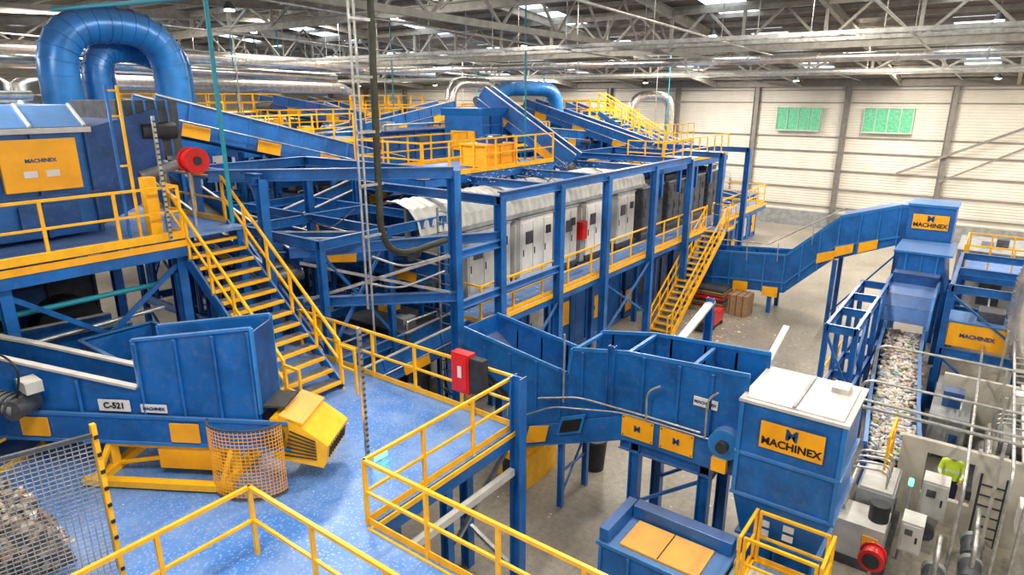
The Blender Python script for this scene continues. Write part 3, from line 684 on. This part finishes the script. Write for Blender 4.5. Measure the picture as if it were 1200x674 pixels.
X0,X1,Y0,Y1=11.7,13.5,1.4,3.2
b.box(X0,X1,Y0,Y1,2.4,4.4,'blue');b.poly([(X0-.06,Y0-.06,4.41),(X0-.06,Y1+.06,4.41),(X0-.06,Y1+.06,4.46),(X0-.06,Y0-.06,4.46)],(X1-X0+.12,0,0),'lgrey')
b.box(X0+.05,X1-.05,Y0+.05,Y1-.05,4.46,4.49,'lgrey');b.box(X0+.05,X1-.05,2.27,2.33,4.49,4.53,'grey');b.box(12.9,13.3,1.6,1.9,4.49,4.6,'galv')
for z in(3.3,2.4):b.box(X0-.06,X1+.06,Y0-.06,Y1+.06,z,z+.06,'blue_light')
for y in(Y0,Y1):b.box(X0-.05,X0,y-.04,y+.04,2.47,4.39,'blue_light')
sign(b,'MACHINEX',(X0-.02,2.25,3.85),(0,-1,0),1.12,.54)
b.poly([(X0,Y0,2.4),(X0,Y1,2.4),(X0+.1,Y1-.2,1.5),(X0+.1,Y0+.2,1.5)],(1.7,0,0),'blue')
b.box(X0+.15,X1-.3,Y0+.2,Y1-.2,.5,1.5,'blue');b.box(X0+.05,X1-.2,Y0+.1,Y1-.1,1.45,1.52,'blue_light')
for y in(Y0+.2,2.3,Y1-.25):b.box(X0+.1,X0+.15,y,y+.05,.5,1.45,'blue_light')
for z in(1.9,1.7):b.box(X0+.02,X0+.05,2.0,2.2,z,z+.13,'white');b.box(X0+.02,X0+.05,2.45,2.65,z-.05,z+.08,'white')
for y in(Y0+.3,Y1-.3):
    for x in(X0+.2,X1-.4):b.ib((x,y,0),(x,y,.5),.15,.15,'blue')
b.tube([(12.0,3.5,3.3),(11.75,3.5,3.3)],.32,'blue_light',18);b.tube([(11.75,3.5,3.3),(11.6,3.5,3.3)],.12,'dark',12);b.box(11.7,11.85,3.4,3.7,2.7,3.0,'orange')
for x in(12.05,13.35):
    for y in(5.5,3.9):b.ib((x,y,0),(x,y,2.6),.22,.22,'blue');b.box(x-.18,x+.18,y-.18,y+.18,0,.03,'blue')
    b.ib((x,3.8,2.45),(x,5.9,2.45),.2,.24,'blue');b.beam((x,5.5,1.0),(x,3.9,2.2),.07,.07,'blue')
for y in(5.5,3.9):b.ib((12.05,y,2.2),(13.35,y,2.2),.15,.2,'blue')
for x in(12.1,13.3):
    b.ib((x,7.5,0),(x,7.5,2.0),.12,.12,'blue')
b.beam((12.1,7.5,.3),(13.3,7.5,1.6),.05,.05,'blue');b.beam((12.1,7.5,1.0),(13.3,7.5,1.0),.06,.06,'blue')
b.tube(fil([(11.8,8.0,3.0),(11.8,6.9,3.35),(11.8,5.0,3.4),(11.8,4.0,3.4)],.3),.025,'galv',6)
b.tube(fil([(11.8,8.6,2.3),(11.8,7.6,2.9),(11.8,5.8,3.3),(11.8,3.4,3.32)],.3),.02,'galv',6)
b.tube(fil([(11.8,5.2,3.3),(11.75,5.2,4.0),(11.75,4.9,4.2)],.2),.025,'galv',6)
b.tube(fil([(11.8,3.9,3.3),(11.75,3.9,4.2),(11.75,3.7,4.4)],.2),.025,'galv',6)
b.tube([(11.8,7.3,3.1),(11.8,7.3,4.8)],.025,'galv',6)
b.ib((11.93,6.15,3.2),(11.93,6.15,4.75),.14,.14,'blue')
b.beam((13.4,5.2,4.65),(15.3,5.2,5.1),.2,.06,'lgrey');b.ib((15.2,5.2,3.6),(15.2,5.2,5.2),.16,.16,'blue')
b.beam((13.5,3.3,4.5),(14.9,3.3,4.95),.14,.06,'lgrey')
b.done(.006)
b=B('baler_infeed')
b.box(9.9,11.2,2.9,5.2,.2,1.35,'blue')
for y in(2.9,3.7,4.5,5.12):b.box(9.84,9.9,y,y+.06,.21,1.34,'blue_light')
b.box(9.85,11.25,2.85,5.25,1.36,1.45,'blue_light');b.box(10.0,10.9,3.2,4.8,1.45,1.5,'orange');b.box(10.0,10.9,3.99,4.01,1.5,1.52,'dark')
b.box(9.9,11.2,5.0,5.2,1.46,1.75,'blue');b.box(10.95,11.25,2.9,4.98,1.46,1.75,'blue')
b.box(9.95,11.2,1.7,2.84,.3,1.3,'grey');b.box(10.1,11.0,1.9,2.7,1.3,1.36,'lgrey')
for x in(10,11.1):
    for y in(3,5.1):b.box(x-.07,x+.07,y-.07,y+.07,0,.19,'blue_dark')
b.done(.012)
platform(10.3,11.3,1.25,2.6,1.35,'snwe',zf=0,nx=1,sp=.8)
b=B('waste_bin');b.tube([(14.2,7.7,0),(14.2,7.7,.9)],.3,'dark',16,True,[.25,.32]);b.tube([(14.2,7.7,.9),(14.2,7.7,.95)],.34,'dgrey',16);b.done()
b=B('drive_motor_guard');b.box(12.2,13.6,8.6,9.6,0,.9,'yellow');b.box(12.3,13.5,8.7,9.5,.9,1.3,'orange');b.box(12.18,12.2,8.8,9.4,.2,.7,'dark');b.done(.03)
# ------------------------------------------------------------------ far conveyor
b=B('discharge_conveyor')
top=[(11.3,2.6),(7.3,2.9),(5.2,4.9),(3.0,5.6),(1.4,5.6),(1.4,4.0),(2.9,4.0),(5.3,3.0),(7.2,1.1),(11.3,.8)]
for X,sg in((31,-1),(32.4,1)):
    b.poly([(X,y,z) for y,z in top],(.03,0,0),'blue');b.edge([(X,y,z) for y,z in top[:5]],.06,.1,'blue_light')
    b.edge([(X+sg*.05,y,z) for y,z in((2.9,4.35),(5.3,3.6),(7.2,1.6),(11.3,1.3))],.05,.08,'blue_light')
    for y,z0,z1 in((10.6,.9,2.6),(9.8,.9,2.7),(9,.9,2.75),(8.2,1,2.8),(7.3,1.2,2.85),(6.6,1.8,3.5),(5.9,2.4,4.1),(5.2,3.1,4.85),(4.4,3.4,5.1),(3.7,3.7,5.3),(3,4,5.55)):
        b.box(X+(-.07 if sg<0 else 0),X+(0 if sg<0 else .07),y-.03,y+.03,z0,z1,'blue_light')
for y,z in((9.2,1.1),(7.8,1.05),(5.6,2.95),(4.9,3.35),(4.0,3.65)):
    b.poly([(30.9,y+.35,z-.2),(30.9,y-.35,z+.1 if y<7 else z-.2),(30.9,y-.35,z+.5 if y<7 else z+.3),(30.9,y+.35,z+.25)],(-.03,0,0),'orange')
b.edge([(31.7,11.2,1.6),(31.7,7.2,1.8),(31.7,5.2,3.8),(31.7,2,4.6)],1.3,.04,'belt')
b.edge([(31.7,7.3,2.97),(31.7,5.2,4.97),(31.7,3.0,5.66),(31.7,1.4,5.66)],1.4,.04,'blue')
b.box(30.8,32.6,1.1,2.7,3.5,5.7,'blue');b.box(30.75,32.65,1.05,2.75,5.7,5.8,'blue_light');sign(b,'MACHINEX',(30.78,1.9,5.1),(0,-1,0),1.25,.6)
b.poly([(30.8,1.1,3.5),(30.8,2.7,3.5),(30.9,2.3,2.2),(30.9,1.3,2.2)],(1.6,0,0),'blue')
for x,y,z in((31,5.2,3),(32.4,5.2,3),(31,7.8,1),(32.4,7.8,1),(31,2.9,4),(32.4,2.9,4),(31,1.2,3.5),(32.4,1.2,3.5)):b.ib((x,y,0),(x,y,z),.16,.16,'blue')
b.beam((31,5.2,.5),(31,2.9,3.6),.07,.07,'blue')
b.tube([(30.7,11,3.3),(30.7,8,3.4),(30.7,5,5.4)],.03,'galv',6)
for y,z in((10.9,3.3),(9,3.35),(7.6,3.5),(6.2,4.5)):b.beam((30.8,y,z-.9),(30.7,y,z),.03,.03,'galv')
b.done()
b=B('recycling_bale');b.box(29.6,30.6,8.4,9.3,0,1.0,'cl_brown');
for y in(8.6,8.9,9.2):b.box(29.58,30.62,y,y+.03,0,1.02,'dgrey')
b.done()
b=B('pallet_stack')
for i in range(8):b.box(29.8+R.uniform(-.1,.1),31.2,9.6,11.2,.14*i,.14*i+.09,R.choice(('cl_brown','cl_pink','dgrey','red')))
b.done()
b=B('tool_cart');b.box(27.0,28.2,9.0,9.6,.2,.75,'red');b.box(27.0,27.5,9.0,9.6,.75,.95,'red');b.box(26.4,26.9,9.2,9.7,.1,.5,'dark')
for x in(27.1,28.1):
    for y in(9.05,9.55):b.tube([(x,y-.04,.1),(x,y+.04,.1)],.1,'black',10)
b.done(.02)
# ------------------------------------------------------------------ right bottle trough
b=B('bottle_conveyor')
A=[(17.6,1.0,.9),(20.5,1.35,1.0),(24,1.7,1.3),(27.6,1.9,1.6)]
for o in(-.62,.62):
    b.edge([(x,y+o,z-.05) for x,y,z in A],.05,.9,'blue');b.edge([(x,y+o,z+.42) for x,y,z in A],.1,.06,'blue_light')
b.edge([(x,y,z-.25) for x,y,z in A],1.2,.04,'belt')
for x in(18,20,22.5,25,27.3):
    for o in(-.7,.7):b.ib((x,1.4+o,0),(x,1.4+o,1.1),.12,.12,'blue')
b.edge([(17.5,.35,.5),(17.5,1.65,.5)],.05,.8,'blue')
for y_ in(1.05,2.6):
    b.poly([(25.4,y_,1.3),(25.4,y_,2.2),(25.65,y_,2.85),(26.1,y_,3.25),(26.7,y_,3.45),(28,y_,3.45),(28,y_,3.0),(26.9,y_,3.0),(26.2,y_,2.7),(25.8,y_,2.1),(25.8,y_,1.3)],(0,.08,0),'blue_light')
cv=[(25.9,2.2),(26.1,2.7),(26.5,3.05),(27,3.2),(28,3.2)]
b.edge([(x,1.86,z) for x,z in cv],1.45,.05,'blue')
b.done()
bb=B('bottle_load');rr=random.Random(3)
cols=['white','lgrey','bottles','white','cl_pink','bottles','concrete_w','cl_blue','bottles','cl_brown','concrete_w','white','cl_pink','bottles','lgrey','cl_green']
for i in range(1900):
    t=rr.random();x=17.7+t*9;y=1.0+.9*((x-17.6)/10)+rr.uniform(-.55,.55)+.02;z=.9+.7*((x-17.6)/10)**1.3+rr.uniform(-.05,.16)
    a=rr.uniform(0,6.28);l=rr.uniform(.06,.13);e=rr.uniform(-.05,.05)
    q=V((math.cos(a)*l,math.sin(a)*l,e));bb.tube([V((x,y,z))-q,V((x,y,z))+q*.6,V((x,y,z))+q],.045,rr.choice(cols),5,True,[.045,.045,.018])
bb.done()
frame(24,29.4,-1.6,.6,(2.2,4.3),2,1,w=.16)
b=B('orange_drive_cover');b.box(24.0,25.2,-1.1,.5,2.3,3.1,'orange');b.box(23.95,25.25,-1.15,.55,3.1,3.16,'blue_light');b.text('MACHINEX',(23.97,-.3,2.7),(0,-1,0),.18,'blue_dark')
b.box(24.3,25.0,-.9,-.2,3.16,3.5,'dgrey')
b.done(.02)
b=B('transfer_chute')
b.poly([(28.2,.9,2.9),(28.2,2.7,2.9),(28.2,2.5,4.3),(28.2,1.1,4.3)],(2.3,0,0),'blue');b.poly([(27.6,1.2,2.6),(27.6,2.5,2.6),(27.6,2.6,3.6),(27.6,1.1,3.6)],(.6,0,0),'blue_dark')
for y in(.9,2.6):
    for x in(28.4,30.2):b.ib((x,y,0),(x,y,3.0),.16,.16,'blue')
for y in(1.3,1.8,2.3):b.box(28.14,28.2,y-.03,y+.03,2.95,4.25,'blue_light')
b.box(28.1,30.6,.85,2.75,4.28,4.36,'blue_light');b.done()
platform(31,34,-2.6,.6,3.2,'snwe',zf=0,sp=.8)
machine(34.5,37,-4,0,0,2.4,k='lgrey');machine(38,42,-6,1,0,2.8,k='grey')
b=B('flexible_duct');pp=fil([(23.6,-2.6,6.0),(23.6,-1.3,5.6),(23.6,-1.2,3.2),(23.6,-1.9,1.6)],.9,14)
full=[]
for a,c in zip(pp,pp[1:]):
    k_=max(2,int((c-a).length/.06))
    for j in range(k_):full.append(a.lerp(c,j/k_))
b.tube(full,.36,'silver',16,True,[.36 if i%2 else .32 for i in range(len(full))]);b.done()
b=B('concrete_block_room')
b.box(17,17.15,-.75,.8,0,.7,'concrete_w');b.box(17,17.15,.25,.8,.7,2.1,'concrete_w');b.box(17,17.15,-.75,.25,1.8,2.1,'concrete_w')
b.box(17,17.15,-3.5,-.75,0,2.1,'concrete_w');b.box(17.15,22,-3.5,-3.3,0,2.1,'concrete_w')
b.box(16.95,22,-3.5,-1.5,2.1,2.2,'lgrey');b.box(21.9,22.05,-3.5,.3,0,2.1,'concrete_w');b.done()
b=B('access_ladder')
for y in(-.85,-1.33):b.beam((16.7,y,0),(16.88,y,1.7),.05,.05,'dark')
for i in range(6):b.beam((16.72+i*.025,-.85,.2+i*.25),(16.72+i*.025,-1.33,.2+i*.25),.04,.03,'dark')
b.done()
b=B('galvanised_pipe_rack')
for x,z in((15,3.6),(15.1,3.4),(17.5,3.1),(19.5,3.4),(16.2,2.9)):
    b.tube(fil([(x,1.9,z-.9),(x,1.9,z),(x,-4,z),(x,-4,0)],.3),.035,'galv',8)
for y,z in((-1.2,3.0),(-1.5,3.0),(-2.2,2.6),(-2.6,3.2),(-.5,2.5),(-3.2,3.4),(-3.5,3.4)):
    b.tube(fil([(14.6,y,0),(14.6,y,z),(30,y,z)],.35),.035,'galv',8)
for x in(15,17.5,19.5,23):
    for y in(-1.0,-3.4):b.beam((x,y,0),(x,y,3.4),.06,.06,'galv')
for i in range(12):b.tube([(16.3+i*.5,-1.2,3.0),(16.3+i*.5,-2.6,3.1)],.025,'galv',6)
for i in range(4):b.tube(fil([(18+i*.25,-3.0,2.2),(18+i*.25,-3.0,4.0+i*.1),(18+i*.25,-5,4.0+i*.1)],.5),.04,'galv',8)
b.done()
def box_cab(x,y,z0,w,h,k='lgrey',name='control_cabinet'):
    b=B(name);b.box(x,x+.5,y,y+w,z0,z0+h,k);b.box(x-.03,x,y+.04,y+w-.04,z0+.05,z0+h-.05,k);b.box(x-.05,x-.03,y+.08,y+.12,z0+h*.4,z0+h*.6,'dark')
    b.box(x-.045,x-.03,y+w*.45,y+w*.8,z0+h*.6,z0+h*.8,'dgrey')
    if z0>0:b.box(x+.1,x+.4,y+.1,y+w-.1,0,z0,'galv')
    b.done(.01)
for a in((20.5,-2.2,.0,.9,2.4),(22.6,-2.4,1.8,.7,.8),(16.3,-2.9,1.4,.5,.8),(15.6,-.3,.9,.5,.9),(16.0,2.1,.0,.5,1.7),(14.0,.0,.9,.4,.7),(25.8,-3.4,0,1.2,2.1),(15.4,-2.1,1.3,.6,.6),(24.2,-4.2,0,.7,1.9,'white'),(18.4,2.9,0,.5,1.6,'grey')):box_cab(*a)
def skid(x0,x1,y0,y1):
    b=B('sorting_skid')
    b.box(x0,x1,y0,y1,.0,.25,'dgrey');b.box(x0,x0+.9,y0+.1,y1-.1,.25,1.1,'lgrey');b.box(x0+1.0,x1-.1,y0+.1,y1-.5,.25,1.4,'grey');b.box(x0+1.05,x1-.15,y0+.15,y1-.55,1.4,1.46,'lgrey')
    b.tube([(x0+.45,y0+.3,1.1),(x0+.45,y0+.3,1.5)],.2,'dark',12);b.tube([(x0+.2,y1-.3,1.25),(x1-.3,y1-.3,1.25)],.13,'silver',12)
    b.tube([(x0+1.2,y1-.25,.6),(x1-.3,y1-.25,.6)],.22,'silver',14);b.box(x0+1.3,x0+1.6,y0+.08,y0+.1,.6,1.1,'dgrey')
    for i in range(4):b.tube(fil([(x0+1.2+.3*i,y0+.3,1.4),(x0+1.2+.3*i,y0+.3,1.9),(x0+1.2+.3*i,y1-.3,1.8),(x0+1.2+.3*i,y1-.3,1.2)],.2,4),.03,'galv',6)
    b.box(x0-.03,x0,y0+.2,y0+.5,.5,.9,'orange');b.done(.01)
skid(14.1,16.6,.55,1.9);skid(18.6,21,-1.9,-.7)
machine(20.4,23.5,-.4,.4,.4,1.4,name='pump_skid',k='grey',pan='lgrey',zf=0)
b=B('indicator_light');b.tube([(15.0,.4,1.9),(15.0,.4,2.05)],.05,'glow_g',12);b.tube([(15.0,.4,0),(15.0,.4,1.9)],.03,'grey',8);b.done()
b=B('hose_reel');c=V((13.0,.75,1.1));b.tube([c,c+V((.25,0,0))],.2,'red',20);b.tube([c+V((-.04,0,0)),c],.24,'red',20);b.tube([c+V((.25,0,0)),c+V((.29,0,0))],.24,'red',20);b.tube([c+V((-.07,0,0)),c+V((-.04,0,0))],.16,'dark',12);b.beam((13.12,.75,0),(13.12,.75,.9),.06,.06,'galv');b.done()
for x,y in((13.6,-.3),(14.3,-.9),(15.2,-.9),(15.6,.0)):
    b=B('pump_motor')
    b.tube([(x,y,.5),(x+.6,y,.5)],.2,'dgrey',14);b.tube([(x+.6,y,.5),(x+.75,y,.5)],.23,'grey',14);b.box(x,x+.6,y-.2,y+.2,0,.32,'galv')
    b.tube(fil([(x+.3,y,.7),(x+.3,y,1.2),(x+1.1,y,1.2),(x+1.1,y,.3)],.3),.05,'galv',8);b.done()
b=B('yellow_handrail');b.rail([(20.0,3.7,0),(26.5,3.7,0)],1.1);b.rail([(16.0,1.0,1.6),(17.4,1.0,1.6)],.8,.7);b.beam((16,1.0,0),(16,1.0,1.6),.06,.06,'yellow');b.beam((17.4,1.0,0),(17.4,1.0,1.6),.06,.06,'yellow');b.done()
frame(20.5,26.5,2.6,3.4,(1.2,3.4),3,1,w=.13,name='guard_frame')
b=B('floor_litter');r2=random.Random(11)
def scatter(n,x0,x1,y0,y1,z,s=.05):
    for i in range(n):
        x=r2.uniform(x0,x1);y=r2.uniform(y0,y1);a=r2.uniform(0,3);l=r2.uniform(.3,1)*s
        dx,dy=math.cos(a)*l,math.sin(a)*l;h=r2.uniform(.01,.03)
        b.add([(x-dx,y-dy,z+.004),(x+dy,y-dx,z+h),(x+dx,y+dy,z+.006),(x-dy,y+dx,z+h)],[(0,1,2,3)],r2.choice(('white','lgrey','cl_brown','bottles','cl_pink','grey')))
scatter(110,2,9,8,14,3.7,.028);scatter(300,10,24,-1,10,0,.05);scatter(350,20,31,8,11.5,0,.1);scatter(150,14,31,11.3,12.3,3.7,.06)
scatter(250,24,31,2,10,0,.06);scatter(300,15,22,12,16,7.5,.05)
b.done()
b=B('hanging_cables')
for i in range(14):
    x=R.uniform(9,26);y=R.uniform(12,20);z=R.uniform(6.5,8);b.tube(fil([(x,y,z),(x+.8,y-.1,z-.6),(x+1.8,y,z-.1)],.8,6),.018,'black',5)
b.done()
# ------------------------------------------------------------------ person
def person(px,py):
    me=bpy.data.meshes.new('body');
    J=[(0,0,.92),(0,0,1.15),(.02,0,1.38),(.05,0,1.47),(.09,0,1.55),(.11,0,1.66),
       (0,.1,.88),(.03,.11,.48),(-.02,.12,.06),(.12,.13,.03),(0,-.1,.88),(.04,-.11,.48),(-.01,-.12,.06),(.13,-.13,.03),
       (.02,.19,1.38),(.1,.25,1.14),(.3,.2,1.05),(.02,-.19,1.38),(.1,-.25,1.14),(.3,-.2,1.05)]
    E=[(0,1),(1,2),(2,3),(3,4),(4,5),(0,6),(6,7),(7,8),(8,9),(0,10),(10,11),(11,12),(12,13),(2,14),(14,15),(15,16),(2,17),(17,18),(18,19)]
    r=[.14,.13,.15,.06,.085,.08,.095,.065,.045,.04,.095,.065,.045,.04,.065,.048,.034,.065,.048,.034]
    vs=[(-x+px,y+py,z) for x,y,z in J]
    me.from_pydata(vs,E,[]);o=bpy.data.objects.new('worker',me);sc.collection.objects.link(o)
    m=o.modifiers.new('s','SKIN');
    for i,v in enumerate(me.skin_vertices[0].data):v.radius=(r[i],r[i]*1.1);v.use_root=(i==0)
    m2=o.modifiers.new('ss','SUBSURF');m2.levels=2;m2.render_levels=2
    mm=bpy.data.materials.new('worker_clothes');mm.use_nodes=True;nt=mm.node_tree;bs=nt.nodes['Principled BSDF']
    tc=nt.nodes.new('ShaderNodeTexCoord');sx=nt.nodes.new('ShaderNodeSeparateXYZ');nt.links.new(tc.outputs['Object'],sx.inputs[0])
    mr=nt.nodes.new('ShaderNodeMapRange');mr.inputs['From Max'].default_value=2;nt.links.new(sx.outputs['Z'],mr.inputs['Value'])
    c=nt.nodes.new('ShaderNodeValToRGB');c.color_ramp.interpolation='CONSTANT';e=c.color_ramp.elements
    while len(e)<6:e.new(.5)
    for i,(p,k) in enumerate(((0,(.02,.02,.02)),(.05,(.02,.03,.08)),(.45,(.65,.9,.05)),(.56,(.8,.8,.8)),(.59,(.65,.9,.05)),(.73,(.6,.35,.24)))):e[i].position=p;e[i].color=list(k)+[1]
    nt.links.new(mr.outputs['Result'],c.inputs['Fac']);nt.links.new(c.outputs['Color'],bs.inputs['Base Color']);me.materials.append(mm)
    b=B('hard_hat');h=V((px-.11,py,1.68))
    b.tube([h+V((0,0,-.02)),h+V((0,0,.0)),h+V((0,0,.06)),h+V((0,0,.11))],.12,'white',14,True,[.15,.12,.1,.04]);b.box(h.x-.2,h.x-.08,py-.06,py+.06,h.z-.02,h.z-.005,'white')
    ho=b.done();ho.parent=o
    b=B('hand_and_face')
    for sy in(.2,-.2):
        w=V((px-.31,py+sy,1.05))
        b.tube([w,w+V((-.05,0,-.01)),w+V((-.09,0,-.02))],.03,'skin',8,True,[.026,.036,.03])
        for k in range(4):b.tube([w+V((-.08,-.027+.018*k,-.02)),w+V((-.12-.01*(k in(1,2)),-.027+.018*k,-.035)),w+V((-.14,-.027+.018*k,-.065))],.009,'skin',6)
        b.tube([w+V((-.03,.03,-.01)),w+V((-.07,.055,-.03)),w+V((-.09,.05,-.05))],.01,'skin',6)
    f=V((px-.2,py,1.6));b.tube([f+V((.01,0,.01)),f+V((-.02,0,-.015))],.014,'skin',6)
    for sy in(.03,-.03):b.tube([f+V((.012,sy,.02)),f+V((.0,sy,.02))],.01,'dark',6)
    for sy in(.085,-.085):b.tube([f+V((.1,sy,0)),f+V((.12,sy,0))],.025,'skin',8)
    b.done().parent=o
person(17.75,-.3)
# ------------------------------------------------------------------ lights
def area(x,y,z,sx,sy,p,col=(1,.92,.80)):
    l=bpy.data.lights.new('hall_light','AREA');l.shape='RECTANGLE';l.size=sx;l.size_y=sy;l.energy=p;l.color=col
    o=bpy.data.objects.new('hall_light',l);o.location=(x,y,z);sc.collection.objects.link(o)
for x in(2,13,24,36,48):
    for y in(-6,6,18,32,48):
        area(x,y,rz(x)-.5,5,1.2,1050 if x<30 else 1750)
w=bpy.data.worlds.new('w');sc.world=w;w.use_nodes=True
bg=w.node_tree.nodes['Background'];bg.inputs[0].default_value=(1,.96,.9,1);bg.inputs[1].default_value=.85
# ------------------------------------------------------------------ camera
cam=bpy.data.cameras.new('camera');cam.lens=22.8;cam.sensor_width=36;cam.clip_end=300
co=bpy.data.objects.new('camera',cam);co.location=(0,0,10);co.rotation_euler=(math.radians(90-16.49),0,math.radians(36.7-90));sc.collection.objects.link(co)
sc.camera=co
